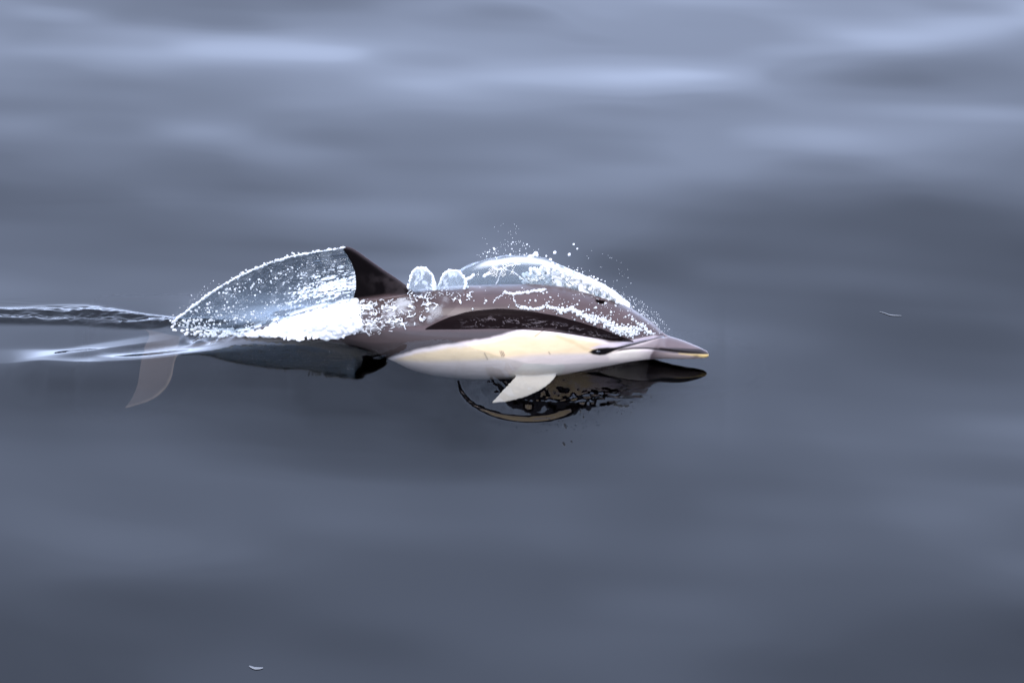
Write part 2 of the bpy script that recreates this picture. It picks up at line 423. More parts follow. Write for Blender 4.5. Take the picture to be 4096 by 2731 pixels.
flip = (sstep(sdf(u, v, [(2250, 1466), (2225, 1525), (2165, 1570), (2100, 1600), (2030, 1618), (1950, 1622), (1985, 1575), (2015, 1540), (2055, 1500), (2100, 1462)]), -14, -4))
col = lay(col, (0.55, 0.47, 0.38) , flip)
tail = 1 - sstep(u, 880, 1050)
col = lay(col, (0.042, 0.029, 0.022), tail)
col = lay(col, (0.12, 0.085, 0.06), tail * np.exp(-(seg_dist(pu, pv, [q[:2] for q in TL[1:]]) / 7)**2))
ca = me.color_attributes.new('pigment', 'FLOAT_COLOR', 'POINT')
ca.data.foreach_set('color', np.c_[np.clip(col, 0.003, 0.9), np.ones(len(col))].astype(np.float32).ravel())
gloss = 1 - sstep(v, 1330, 1420) * (1 - sstep(u, 2420, 2600))      # skin under water has no sky gloss of its own
gloss = gloss * (1 - fin_m * (1 - 0.35 * np.exp(-(seg_dist(pu, pv, DF_LEAD[1:]) / 9)**2))) * (1 - tail) * (1 - flip)
ga = me.attributes.new('wet_gloss', 'FLOAT', 'POINT'); ga.data.foreach_set('value', gloss.astype(np.float32))
tag(dolphin, 'grey brown dolphin with a cream flank patch and black dorsal fin skimming the calm sea', 'dolphin')
bvh_body = BVHTree.FromPolygons([tuple(q) for q in coords(me)], [tuple(f.vertices) for f in me.polygons])
def hit_body(px, py):
    d = ray(np.array(float(px)), np.array(float(py)))
    loc, nn, i, dist = bvh_body.ray_cast(Vector(CAM), Vector(d).normalized())
    return loc, nn

# eyes and blowhole
def ball(name, c, r, mat, parent, sx=(1, 1, 1)):
    bm = bmesh.new(); bmesh.ops.create_icosphere(bm, subdivisions=3, radius=r)
    bmesh.ops.scale(bm, vec=sx, verts=bm.verts)
    me = bpy.data.meshes.new(name); bm.to_mesh(me); bm.free()
    me.polygons.foreach_set('use_smooth', np.ones(len(me.polygons), bool))
    o = bpy.data.objects.new(name, me); C.objects.link(o); o.location = c; me.materials.append(mat)
    if parent: o.parent = parent
    return o
m, n, l, out = new_mat('eye_black')
p = n.new('ShaderNodeBsdfPrincipled'); p.inputs['Base Color'].default_value = (0.004, 0.003, 0.003, 1); p.inputs['Roughness'].default_value = 0.08
l.new(p.outputs['BSDF'], out.inputs['Surface']); M_EYE = m
loc, nn = hit_body(2392, 1407)
if loc:
    e1 = ball('eye', loc - nn * 0.004, 0.0085, M_EYE, dolphin, (1.25, 1, 0.9))
    ball('eye', Vector((loc.x, -loc.y, loc.z)) + Vector((0, 1, 0)) * 0.0 , 0.0085, M_EYE, dolphin, (1.25, 1, 0.9))
m, n, l, out = new_mat('blowhole_dark')
p = n.new('ShaderNodeBsdfPrincipled'); p.inputs['Base Color'].default_value = (0.003, 0.002, 0.002, 1); p.inputs['Roughness'].default_value = 0.9; p.inputs['Specular IOR Level'].default_value = 0.0
l.new(p.outputs['BSDF'], out.inputs['Surface']); M_HOLE = m
ring = []
for k in range(20):
    t = 2 * math.pi * k / 20
    loc, nn = hit_body(2402 + 20 * math.cos(t), 1206 + 3.5 * math.cos(t) + 7 * math.sin(t) - 2.0 * math.cos(2 * t))
    if loc: ring.append(loc + nn * 0.0012)
if len(ring) > 6:
    cen = sum(ring, Vector()) / len(ring) - Vector((0, 0, 0.004))
    vs = ring + [cen]
    mesh_obj('blowhole', vs, [(i, (i + 1) % len(ring), len(ring)) for i in range(len(ring))], M_HOLE, dolphin)

# ------------------------------------------------------------------ sea: one sheet from the boat's side to the horizon
def axis_steps(lo, hi, fine, mid_lo, mid_hi, mid, far):
    a = list(np.arange(lo, hi + 1e-9, fine))
    x = a[-1]
    while x < mid_hi: x += mid; a.append(x)
    st = mid
    while x < far: st *= 1.22; x += st; a.append(x)
    x = lo; b = []
    while x > mid_lo: x -= mid; b.append(x)
    st = mid
    while x > -far: st *= 1.22; x -= st; b.append(x)
    return np.array(b[::-1] + a)
GX = axis_steps(-1.92, 1.0, 0.005, -2.3, 2.5, 0.014, 9000)
GY = axis_steps(-0.34, 0.52, 0.005, -3.2, 3.8, 0.02, 9000)
XX, YY = np.meshgrid(GX, GY, indexing='ij')

SW = []
for lam, amp, ang in [(2.6, 0.0180, 76), (1.9, 0.0115, 101), (1.35, 0.0055, 66), (1.05, 0.0030, 112), (0.85, 0.0016, 84), (0.66, 0.0007, 60), (3.6, 0.022, 120), (5.2, 0.03, 88)]:
    SW.append((2 * math.pi / lam, amp, R(ang), rng.uniform(0, 6.28)))
def swell(x, y):
    r = 0
    wx = x + 0.25 * vnoise(x * 0.9, y * 0.9, 41); wy = y + 0.12 * vnoise(x * 1.1 + 7, y * 1.1, 42)
    for k, a, t, ph in SW:
        env = 0.75 + 0.5 * vnoise(x * 0.45 + 3 * ph, y * 0.6 + ph, 43)
        r = r + 0.78 * a * env * np.sin(k * (wx * math.cos(t) + wy * math.sin(t)) + ph)
    return r
def water_height(x, y):
    P = np.stack([x, y, np.zeros_like(x)], -1)
    u, v = proj(P)
    near = (np.abs(x) < 2.2) & (y > -1.3) & (y < 1.4)
    calm = np.exp(-(((x - 0.05) / 1.25)**4 + ((y + 0.35) / 0.75)**4))
    fade = np.exp(-((np.hypot(x, y) / 60.0)**2))
    h = (swell(x, y) + 0.0085 * vnoise(x * 1.15 + 0.3 * y, y * 1.5 + 3.3, 47) + 0.0030 * vnoise(x * 2.3, y * 2.9 + 0.4 * x, 48)) * (1 - 0.8 * calm) * fade
    # water heaped up against the body, a bulge that falls away over most of a metre
    Yc = axisY(np.clip(u, 640, 2836))
    A = pl(u, [(150, 0), (500, 0.20), (750, 0.42), (1000, 0.62), (1250, 0.85), (1500, 1.0), (1780, 1.0), (1900, 0.90), (2000, 0.72), (2100, 0.56), (2250, 0.42), (2400, 0.30), (2550, 0.15), (2750, 0.03), (2900, 0.0)])
    d = np.abs(y - Yc)
    prof = pl(d, [(0, 0.215), (0.06, 0.21), (0.10, 0.192), (0.13, 0.170), (0.16, 0.152), (0.20, 0.124), (0.27, 0.092), (0.35, 0.064), (0.5, 0.032), (0.7, 0.010), (0.9, 0.002), (1.15, 0.0), (9, 0.0)])
    profB = pl(d, [(0, 0.110), (0.10, 0.104), (0.15, 0.0945), (0.20, 0.082), (0.27, 0.064), (0.35, 0.046), (0.5, 0.022), (0.7, 0.006), (0.9, 0.0), (9, 0.0)])
    AB = pl(u, [(300, 0), (550, 0.12), (750, 0.35), (1000, 0.72), (1250, 1.0), (9999, 1.0)])
    mixb = sstep(u, 1460, 1800)
    h = h + np.where(near, A * prof * mixb + AB * profB * (1 - mixb), 0)
    for (cu, cv, sx_, sy_, am) in ((2520, 380, 0.70, 0.30, 0.014), (1500, 230, 0.9, 0.30, 0.006), (600, 860, 0.8, 0.32, 0.012), (1450, 1900, 1.0, 0.35, -0.010), (3600, 800, 0.9, 0.4, -0.006)):
        c0 = onZ(np.array(float(cu)), np.array(float(cv)), 0.0)
        h = h + am * np.exp(-((x - c0[0]) / sx_)**2 - ((y - c0[1] + 0.12 * (x - c0[0])) / sy_)**2)
    # nested V-shaped swells thrown off by the tail
    def ridge(line, env, sf, sn):            # steep on the far face, long on the near one
        q = resample(line, 60); w = onZ(q[:, 0], q[:, 1], 0.02); o_ = np.argsort(w[:, 0])
        dy = y - np.interp(x, w[o_, 0], w[o_, 1])
        return np.where(near, pl(u, env) * np.where(dy > 0, 0.5 * (1 - dy / sf + np.sqrt((1 - dy / sf)**2 + 0.02)) - 0.005, np.exp(-(dy / sn)**2)), 0)
    h = h + ridge([(-300, 1446), (100, 1444), (400, 1448), (700, 1446), (1000, 1450), (1250, 1462)], [(-250, 0), (20, 0.010), (200, 0.027), (600, 0.028), (900, 0.016), (1150, 0.0)], 0.13, 0.20)
    h = h + ridge([(-100, 1440), (110, 1430), (220, 1410), (350, 1391), (560, 1364), (700, 1352)], [(60, 0), (180, 0.002), (350, 0.010), (560, 0.007), (720, 0)], 0.07, 0.05)
    h = h + ridge([(350, 1416), (480, 1428), (700, 1434), (950, 1440)], [(360, 0), (450, 0.004), (700, 0.005), (950, 0)], 0.05, 0.05)
    # turbulent wake trailing to the left
    wk = np.exp(-((v - pl(u, [(-200, 1262), (0, 1262), (300, 1258), (600, 1290), (900, 1318)])) / pl(u, [(-200, 34), (0, 30), (400, 34), (700, 18), (900, 14)]))**4) * (1 - sstep(u, 820, 960))
    wk = np.where(near | (x < 0), wk, 0) * np.exp(-(np.minimum(x + 1.9, 0) / 2.5)**2)
    h = h + wk * (0.010 + 0.0035 * fbm(x * 14, y * 38, 61, 3) + 0.003 * vnoise(x * 50, y * 90, 65) * sstep(u, -100, 500))
    h = h + 0.0035 * wk * np.sin(np.clip(v - 1200, 0, 200) * 0.16 + 2 * vnoise(x * 3, y * 3, 66))
    for (cu, cv, ru, rv) in ((60, 1208, 90, 9), (250, 1222, 120, 9)):      # capillary fringe at the wake's far edge
        e = np.exp(-((u - cu) / ru)**2 - ((v - cv) / rv)**2)
        h = h + np.where(near, 0.0007 * e * np.sin((v - cv + 0.02 * (u - cu)) * 1.1), 0)
    # ripples closing in on the body behind the fin
    wb = near * np.exp(-((v - 1388) / 26)**4) * sstep(u, 690, 800) * (1 - sstep(u, 1380, 1460))
    h = h + wb * (0.0050 * vnoise(x * 24, y * 14, 71) + 0.0022 * vnoise(x * 60, y * 40, 72) + 0.0020 * np.sin(x * 85 + 4 * vnoise(x * 5, y * 9, 74)))
    for (cu, cv, ru, n_) in ((1345, 1392, 80, 3.2), (1150, 1395, 60, 2.4)):
        rr = np.hypot((u - cu) / ru, (v - cv) / (ru * 0.42))
        h = h + near * 0.0030 * np.cos(rr * n_ * 6.28) * np.exp(-rr**2 * 1.4)
    # oval dip and rim under the flipper, shaped to imitate the bow wave's reflection
    th = np.linspace(0, 2 * math.pi, 90)
    ou = 2075 + 275 * np.cos(th) + 15 * np.cos(2 * th); ov = 1568 + (118 + 14 * np.cos(th + 0.6)) * np.sin(th)
    ow = onZ(ou, ov, 0.02)[:, :2]
    m = near & (x > -0.5) & (x < 0.6) & (y < 0.2)
    D = np.zeros_like(x); D[m] = sdf(x[m], y[m], [tuple(k) for k in ow][:-1])
    rim_fade = 1 - sstep(u, 2180, 2330)
    lip = np.where(m, 0.0030 * np.exp(-((D - 0.006) / 0.013)**2) - 0.007 * sstep(D, 0.0, 0.035), 0) * rim_fade
    rip = np.where(m, sstep(D, 0.02, 0.06), 0) * (0.0020 * vnoise(x * 34, y * 12, 81) + 0.0012 * fbm(x * 55, y * 25, 82, 2))
    fr_ = near * np.exp(-((v - (1640 - 0.16 * (u - 2200))) / 32)**2) * sstep(u, 2080, 2250) * (1 - sstep(u, 2480, 2620))
    rip = rip + fr_ * 0.0014 * fbm(x * 60, y * 60, 85, 2)
    h = h + lip + rip
    return h
ZZ = water_height(XX, YY)
top = np.stack([XX, YY, ZZ], -1)
sea = grid_mesh('water', top, M_SEA)
_tp = top.reshape(-1, 3); _clear = np.zeros(len(_tp), np.float32)
_box = np.nonzero((_tp[:, 0] > -1.75) & (_tp[:, 0] < 1.0) & (_tp[:, 1] > -0.5) & (_tp[:, 1] < 0.55))[0]
for i in _box:
    r_ = bvh_body.find_nearest(tuple(_tp[i]), 0.24)
    if r_[0] is not None: _clear[i] = math.exp(-3.0 * r_[3]) * min(1.0, max(0.0, (0.235 - r_[3]) / 0.05))
sea.data.attributes.new('clear', 'FLOAT', 'POINT').data.foreach_set('value', _clear)
# close the body of water below with a dark floor
me = sea.data
nu, nv = XX.shape
bm = bmesh.new(); bm.from_mesh(me); bm.verts.ensure_lookup_table()
rim = [i * nv for i in range(nu)] + [(nu - 1) * nv + j for j in range(1, nv)] + [i * nv + nv - 1 for i in range(nu - 2, -1, -1)] + [j for j in range(nv - 2, 0, -1)]
rimv = [bm.verts[i] for i in rim]
low = [bm.verts.new((q.co.x, q.co.y, -6.0)) for q in rimv]
K = len(rim)
for k in range(K):
    f = bm.faces.new((rimv[k], low[k], low[(k+1) % K], rimv[(k+1) % K])); f.material_index = 1
f = bm.faces.new(low[::-1]); f.material_index = 1
bm.to_mesh(me); bm.free()
me.materials.append(M_DEEP)
tag(sea, 'smooth grey blue sea with low swell', None, None, 'structure')

# ------------------------------------------------------------------ splash: helpers and materials
bvh_sea = None
def splash_white(name, white=0.6, rough=0.12, col=(0.95, 0.92, 0.87)):
    """aerated water: part clear, part bright scattering"""
    m, n, l, out = new_mat(name)
    gl = n.new('ShaderNodeBsdfGlass'); gl.inputs['IOR'].default_value = 1.333; gl.inputs['Roughness'].default_value = 0.02
    pr = n.new('ShaderNodeBsdfPrincipled'); pr.inputs['Base Color'].default_value = (*col, 1); pr.inputs['Roughness'].default_value = rough; pr.inputs['IOR'].default_value = 1.333
    tl = n.new('ShaderNodeBsdfTranslucent'); tl.inputs['Color'].default_value = (*col, 1)
    m1 = n.new('ShaderNodeMixShader'); m1.inputs['Fac'].default_value = 0.4
    l.new(pr.outputs['BSDF'], m1.inputs[1]); l.new(tl.outputs['BSDF'], m1.inputs[2])
    m2 = n.new('ShaderNodeMixShader'); m2.inputs['Fac'].default_value = white
    l.new(gl.outputs['BSDF'], m2.inputs[1]); l.new(m1.outputs['Shader'], m2.inputs[2])
    l.new(m2.outputs['Shader'], out.inputs['Surface'])
    return m
def film_material(name, tint, col=(0.95, 0.92, 0.87), bump=(60, (1, 1, 1), 0.004, 0.6), foam_gain=1.0):
    """clear film of water whose 'foam' attribute mixes in whipped air and, on lip and crest, painted reflections"""
    m = fresnel_water(name, tint=tint, rough=0.03, bump=bump)
    n, l = m.node_tree.nodes, m.node_tree.links
    out = [k for k in n if k.type == 'OUTPUT_MATERIAL'][0]
    base = out.inputs['Surface'].links[0].from_socket
    at = n.new('ShaderNodeAttribute'); at.attribute_name = 'foam'
    d = n.new('ShaderNodeBsdfDiffuse'); d.inputs['Color'].default_value = (*col, 1)
    t = n.new('ShaderNodeBsdfTranslucent'); t.inputs['Color'].default_value = (*col, 1)
    m1 = n.new('ShaderNodeMixShader'); m1.inputs['Fac'].default_value = 0.5
    l.new(d.outputs['BSDF'], m1.inputs[1]); l.new(t.outputs['BSDF'], m1.inputs[2])
    m2 = n.new('ShaderNodeMixShader')
    l.new(at.outputs['Fac'], m2.inputs['Fac']); l.new(base, m2.inputs[1]); l.new(m1.outputs['Shader'], m2.inputs[2])
    l.new(m2.outputs['Shader'], out.inputs['Surface'])
    return m
M_DROP = splash_white('drop_water', 0.68)
M_FOAM = splash_white('foam', 0.9, 0.35)
M_SHEET = film_material('sheet_water', (0.70, 0.74, 0.76))
M_DOME = film_material('dome_water', (0.86, 0.9, 0.92), bump=(22, (1, 1, 1), 0.004, 0.5))
M_FILM = film_material('skin_film', (0.92, 0.92, 0.92), bump=(55, (0.6, 1, 1), 0.006, 0.9))
M_LIP = film_material('lip_water', (0.30, 0.28, 0.29), (0.34, 0.27, 0.26), bump=(34, (0.4, 1, 1), 0.016, 1.0))  # dark tint and brown colour stand for what the lip reflects

_ico = {}
def ico(sub):
    if sub not in _ico:
        bm = bmesh.new(); bmesh.ops.create_icosphere(bm, subdivisions=sub, radius=1)
        _ico[sub] = (np.array([v.co for v in bm.verts]), np.array([[v.index for v in f.verts] for f in bm.faces])); bm.free()
    return _ico[sub]
def spheres(name, cs, rs, mat, sub=2, stretch=None, remesh=None, smooth=3):
    V0, F0 = ico(sub); cs = np.asarray(cs, float); rs = np.asarray(rs, float); n = len(cs)
    S = np.ones((n, 3)) if stretch is None else stretch
    V = cs[:, None] + V0[None] * (rs[:, None] * S)[:, None] if rs.ndim == 1 and S.ndim == 2 and False else cs[:, None] + V0[None] * (rs[:, None] * S)[:, None, :]
    F = (F0[None] + (np.arange(n) * len(V0))[:, None, None]).reshape(-1, 3)
    me = bpy.data.meshes.new(name)
    me.vertices.add(n * len(V0)); me.vertices.foreach_set('co', V.reshape(-1))
    me.loops.add(F.size); me.loops.foreach_set('vertex_index', F.ravel().astype(np.int32))
    me.polygons.add(len(F)); me.polygons.foreach_set('loop_start', np.arange(0, F.size, 3, dtype=np.int32)); me.polygons.foreach_set('loop_total', np.full(len(F), 3, np.int32))
    me.polygons.foreach_set('use_smooth', np.ones(len(F), bool)); me.update(calc_edges=True)
    o = bpy.data.objects.new(name, me); C.objects.link(o)
    if remesh: bake(o, [('REMESH', dict(mode='VOXEL', voxel_size=remesh)), ('SMOOTH', dict(factor=0.5, iterations=smooth))])
    o.data.materials.clear(); o.data.materials.append(mat)
    return o
def set_foam(o, f):
    a = o.data.attributes.new('foam', 'FLOAT', 'POINT'); a.data.foreach_set('value', np.clip(f, 0, 1).astype(np.float32).ravel())
def shell(name, P, thick, mat, foam=None):
    """closed sheet of the given thickness around a grid of points"""
    nu, nv = P.shape[:2]
    du = np.gradient(P, axis=0); dv = np.gradient(P, axis=1); N = np.cross(du, dv); N /= np.linalg.norm(N, axis=2, keepdims=True) + 1e-12
    th = np.broadcast_to(np.asarray(thick, float), (nu, nv))[..., None] / 2
    ring = np.concatenate([P + N * th, (P - N * th)[:, ::-1]], 1)
    ring = np.concatenate([ring, ring[:, :1]], 1)
    o = grid_mesh(name, ring, mat)
    if foam is not None: set_foam(o, np.concatenate([foam, foam[:, ::-1], foam[:, :1]], 1))
    bm = bmesh.new(); bm.from_mesh(o.data); bmesh.ops.remove_doubles(bm, verts=bm.verts, dist=1e-6)
    bmesh.ops.holes_fill(bm, edges=[e for e in bm.edges if e.is_boundary], sides=0)
    bmesh.ops.recalc_face_normals(bm, faces=bm.faces); bm.to_mesh(o.data); bm.free()
    o.data.polygons.foreach_set('use_smooth', np.ones(len(o.data.polygons), bool))
    return o
bvh_sea = BVHTree.FromPolygons([tuple(q) for q in top[::2, ::2].reshape(-1, 3)], (lambda I: [tuple(k) for k in np.stack([I[:-1, :-1], I[1:, :-1], I[1:, 1:], I[:-1, 1:]], -1).reshape(-1, 4)])(np.arange(top[::2, ::2].shape[0] * top[::2, ::2].shape[1]).reshape(top[::2, ::2].shape[:2])))
def hit_any(px, py):                          # first of dolphin and sea along the line of sight
    d = Vector(ray(np.array(float(px)), np.array(float(py)))).normalized()
    a = bvh_body.ray_cast(Vector(CAM), d); b = bvh_sea.ray_cast(Vector(CAM), d)
    if a[0] is None or (b[0] is not None and b[3] < a[3]): return b[0], b[1]
    return a[0], a[1]
def scatter_poly(poly, n):
    x0, x1 = min(p[0] for p in poly), max(p[0] for p in poly); y0, y1 = min(p[1] for p in poly), max(p[1] for p in poly)
    out = np.zeros((0, 2))
    while len(out) < n:
        q = np.c_[rng.uniform(x0, x1, n * 3), rng.uniform(y0, y1, n * 3)]
        out = np.r_[out, q[inside(q[:, 0], q[:, 1], poly)]]
    return out[:n]

# ------------------------------------------------------------------ the sheet of water streaming off the dorsal fin
ST_TOP = [(1381, 992), (1300, 1003), (1200, 1020), (1100, 1046), (1000, 1086), (900, 1137), (800, 1205), (730, 1260), (688, 1293)]
ST_BOT = [(1416, 1196), (1330, 1214), (1230, 1240), (1120, 1275), (1020, 1312), (930, 1328), (850, 1325), (760, 1312), (690, 1298)]
nu, nv = 420, 150
Tp, Bp = resample(ST_TOP, nu), resample(ST_BOT, nu)
S_, T_ = np.meshgrid(np.linspace(0, 1, nu), np.linspace(0, 1, nv), indexing='ij')
uu = Tp[:, None, 0] * (1 - T_) + Bp[:, None, 0] * T_; vv = Tp[:, None, 1] * (1 - T_) + Bp[:, None, 1] * T_
uu = uu + (pl(vv, [(b, a) for a, b in DF_TRAIL]) - uu) * np.clip(1 - S_ * 6, 0, 1)**2
sheetY = lambda s, t: fY + 0.05 * s * s + 0.02 * s - 0.02 * np.sin(t * math.pi) * np.sin(np.clip(s, 0, 1) * math.pi)
streak = fbm(S_ * 5, T_ * 46 + 3 * S_, 101, 3); bub = fbm(S_ * 60, T_ * 26, 104, 3)
near_fin = 1 - sstep(S_, 0.1, 0.55)
Yg = sheetY(S_, T_) + 0.0022 * streak * near_fin + 0.0045 * bub * (1 - 0.7 * near_fin) * np.sin(np.clip(S_, 0, 1) * math.pi)**0.5
Pg = onY(uu, vv, Yg)
Tw = T_ + 0.05 * vnoise(S_ * 5, T_ * 4, 116) + 0.04 * S_
foam = sstep(0.75 * fbm(S_ * 16, Tw * 46, 111, 3) + 0.9 * vnoise(S_ * 120, T_ * 70, 115) + 1.2 * np.exp(-((Tw - 0.66 - 0.25 * S_) / 0.2)**2) * near_fin - 1.0 * sstep(S_, 0.15, 0.6) - 0.3, 0.2, 0.8) * sstep(T_, 0.18, 0.5)
foam = np.maximum(foam, 0.9 * sstep(T_, 0.93, 0.99) * sstep(fbm(S_ * 30, T_ * 10, 117, 2), -0.5, 0.3))
foam = np.maximum(foam, 0.05 * sstep(fbm(S_ * 26, T_ * 14, 119, 3), 0.2, 0.9))
sheet = shell('water_sheet', Pg, 0.003, M_SHEET, foam)
tag(sheet, 'thin clear sheet of water streaming back from the tip of the dorsal fin', 'splash')
# beaded rope along its upper edge, and the beads caught in it
k = 520; sr = np.linspace(0, 1, k); tp = resample(ST_TOP, k)
cs = onY(tp[:, 0] + rng.normal(0, 1.2, k), tp[:, 1] + rng.normal(0, 2.2, k) - 1, sheetY(sr, 0 * sr) + rng.normal(0, 0.002, k))
rs = (0.0014 + 0.0017 * np.abs(vnoise(sr * 70, sr * 0, 121)) + 0.0012 * sr) * np.where(rng.random(k) < 0.08, 1.5, 1)
ns = 46; si = rng.uniform(0.15, 1, ns)
cs2 = onY(np.interp(si, sr, tp[:, 0]) + rng.normal(-3, 5, ns), np.interp(si, sr, tp[:, 1]) + rng.normal(-2, 6, ns), sheetY(si, 0 * si))
rope = spheres('beaded_edge', np.r_[cs, cs2], np.r_[rs, rng.uniform(0.002, 0.0042, ns)], M_DROP, 2, remesh=0.0016, smooth=2)
rope.parent = sheet
nb = 900
s_ = np.clip(rng.beta(2.0, 1.7, nb), 0.03, 0.985); t_ = rng.uniform(0.1, 0.97, nb); keep = vnoise(s_ * 14, t_ * 9, 131) + rng.uniform(-0.6, 0.6, nb) > -0.25
s_, t_ = s_[keep], t_[keep]
ub = np.interp(s_, sr, tp[:, 0]) * (1 - t_) + np.interp(s_, sr, resample(ST_BOT, k)[:, 0]) * t_
vb = np.interp(s_, sr, tp[:, 1]) * (1 - t_) + np.interp(s_, sr, resample(ST_BOT, k)[:, 1]) * t_
rb = (0.0011 + 0.0030 * rng.random(len(s_))**2.6) * (0.6 + 0.8 * s_)
beads = spheres('caught_droplets', onY(ub, vb, sheetY(s_, t_) - 0.003), rb, M_DROP, 2)
beads.parent = sheet; beads['kind'] = 'stuff'

# ------------------------------------------------------------------ white water boiling over the tail stock
FOAM_POLY = [(1425, 1200), (1330, 1222), (1230, 1250), (1120, 1284), (1020, 1322), (930, 1338), (1010, 1352), (1120, 1362), (1230, 1366), (1340, 1352), (1420, 1336), (1470, 1300), (1455, 1240)]
q = scatter_poly(FOAM_POLY, 2600)
cs, rs = [], []
for a, b in q:
    loc, nn = hit_any(a, b)
    if loc is None: continue
    dd = sdf(np.array([a]), np.array([b]), FOAM_POLY)[0] + 16 * float(fbm(np.array(a / 26.0), np.array(b / 18.0), 133, 3)) - 4
    if dd < 0: continue
    keepp = 1.0 if a < 1330 else 1.0 - 0.75 * min(1, (a - 1330) / 130)
    if rng.random() > keepp: continue
    r = (0.0025 + 0.0125 * rng.random()**2.2) * min(1, 0.3 + dd / 30)
    cs.append(loc + nn * (0.3 * r + 0.006 * rng.random())); rs.append(r)
foam_mass = spheres('white_water', cs, rs, M_FOAM, 2, remesh=0.0026, smooth=1)
tag(foam_mass, 'dense white foam boiling over the tail behind the dorsal fin', None, None, 'stuff')
CH = [(690, 1300), (800, 1312), (930, 1318), (1010, 1318), (1010, 1345), (900, 1350), (760, 1345), (680, 1325)]
q = scatter_poly(CH, 420); cs, rs = [], []
for a, b in q:
    loc, nn = hit_any(a, b)
    if loc is None or rng.random() > 0.15 + 0.85 * sstep(np.array(a), 700, 1000): continue
    r = 0.002 + 0.006 * rng.random()**2
    cs.append(loc + nn * 0.2 * r); rs.append(r)
churn = spheres('churned_water', cs, rs, M_DROP, 2, remesh=0.0026, smooth=2)
tag(churn, 'bubbly churned water under the foot of the clear sheet', None, None, 'stuff')

# film of broken water washing over the back round the fin
def film_grid(poly_top, poly_bot, nu, nv, off):
    A, B = resample(poly_top, nu), resample(poly_bot, nu)
    P = np.zeros((nu, nv, 3)); N = np.zeros((nu, nv, 3)); U = np.zeros((nu, nv, 2))
    for i in range(nu):
        last = None
        for j in range(nv):
            t = j / (nv - 1); a = A[i] * (1 - t) + B[i] * t
            loc, nn = hit_body(a[0], a[1])
            if loc is None: loc, nn = (last if last else (Vector(onY(np.array(a[0]), np.array(a[1]), axisY(a[0]))), Vector((0, -0.5, 0.8))))
            last = (loc, nn); P[i, j] = loc; N[i, j] = nn; U[i, j] = a
    return P, N, U
P0, N0, U0 = film_grid([(1395, 1205), (1450, 1200), (1550, 1188), (1650, 1178), (1720, 1166), (1790, 1162), (1870, 1160)],
                       [(1380, 1345), (1450, 1340), (1550, 1322), (1640, 1312), (1720, 1300), (1790, 1262), (1850, 1200)], 190, 70, 0)
uu, vv = U0[..., 0], U0[..., 1]
I, J = np.meshgrid(np.linspace(0, 1, 190), np.linspace(0, 1, 70), indexing='ij')
edge = np.minimum(np.minimum(I * 12, (1 - I) * 8), np.minimum(J * 8, (1 - J) * 6)).clip(0, 1)
bum = fbm(uu / 34, vv / 20, 141, 4)
P0 = P0 + N0 * ((0.003 + 0.0045 * (bum + 0.6)) * edge - 0.002 * (1 - edge))[..., None]
ridge_n = 1 - np.abs(fbm(uu / 40 + 0.6 * vnoise(uu / 20, vv / 20, 151), vv / 22, 145, 3)) * 3.2
foam = sstep(ridge_n - 0.9 * sstep(uu, 1500, 1800) + 0.25 * vnoise(uu / 9, vv / 7, 155) + 0.45 * (1 - sstep(uu, 1390, 1480)), 0.45, 0.95) * edge
foam = np.maximum(foam, 0.5 * (1 - 0.6 * sstep(uu, 1600, 1820)) * sstep(fbm(uu / 60, vv / 40, 157, 4), -0.6, 0.7) * edge)
film = grid_mesh('wash', P0, M_FILM); set_foam(film, foam)
tag(film, 'broken film of foamy water washing over the back below the dorsal fin', None, None, 'stuff')

cs, rs = [], []
for k in range(300):
    a = 1385 + 380 * rng.random()**1.5; b = rng.uniform(1205, 1330) if a < 1560 else rng.uniform(1190, 1300)
    if not inside(np.array(a), np.array(b), [(1380, 1205), (1560, 1192), (1720, 1182), (1760, 1215), (1700, 1300), (1560, 1325), (1400, 1345)]): continue
    th = rng.uniform(0, 6.28); dth = rng.normal(0, 0.16); r_ = rng.uniform(0.0006, 0.0021); st = 2.2
    for q_ in range(rng.integers(3, 22)):
        loc, nn = hit_body(a, b)
        if loc is None or (nn.z < -0.3): break
        rr = r_ * (0.5 + 1.1 * rng.random()); cs.append(loc + nn * (rr * 0.6 + 0.004)); rs.append(rr)
        th += dth + rng.normal(0, 0.25); a += st * math.cos(th); b += st * 0.7 * math.sin(th)
for k in range(90):                           # torn water at the feet of the two lumps
    a = rng.uniform(1635, 1885); b = rng.uniform(1160, 1200) + 0.02 * (a - 1635); th = rng.uniform(0, 6.28); r_ = rng.uniform(0.0006, 0.0020)
    for q_ in range(rng.integers(2, 14)):
        loc, nn = hit_body(a, b)
        if loc is None: break
        rr = r_ * (0.5 + 1.1 * rng.random()); cs.append(loc + nn * (rr * 0.6 + 0.003)); rs.append(rr)
        th += rng.normal(0, 0.35); a += 2.2 * math.cos(th); b += 1.6 * math.sin(th)
wash_threads = spheres('wash_threads', cs, rs, M_DROP, 1, remesh=0.0015, smooth=2)
tag(wash_threads, 'curling white threads of water over the wet back beside the foam', None, None, 'stuff')

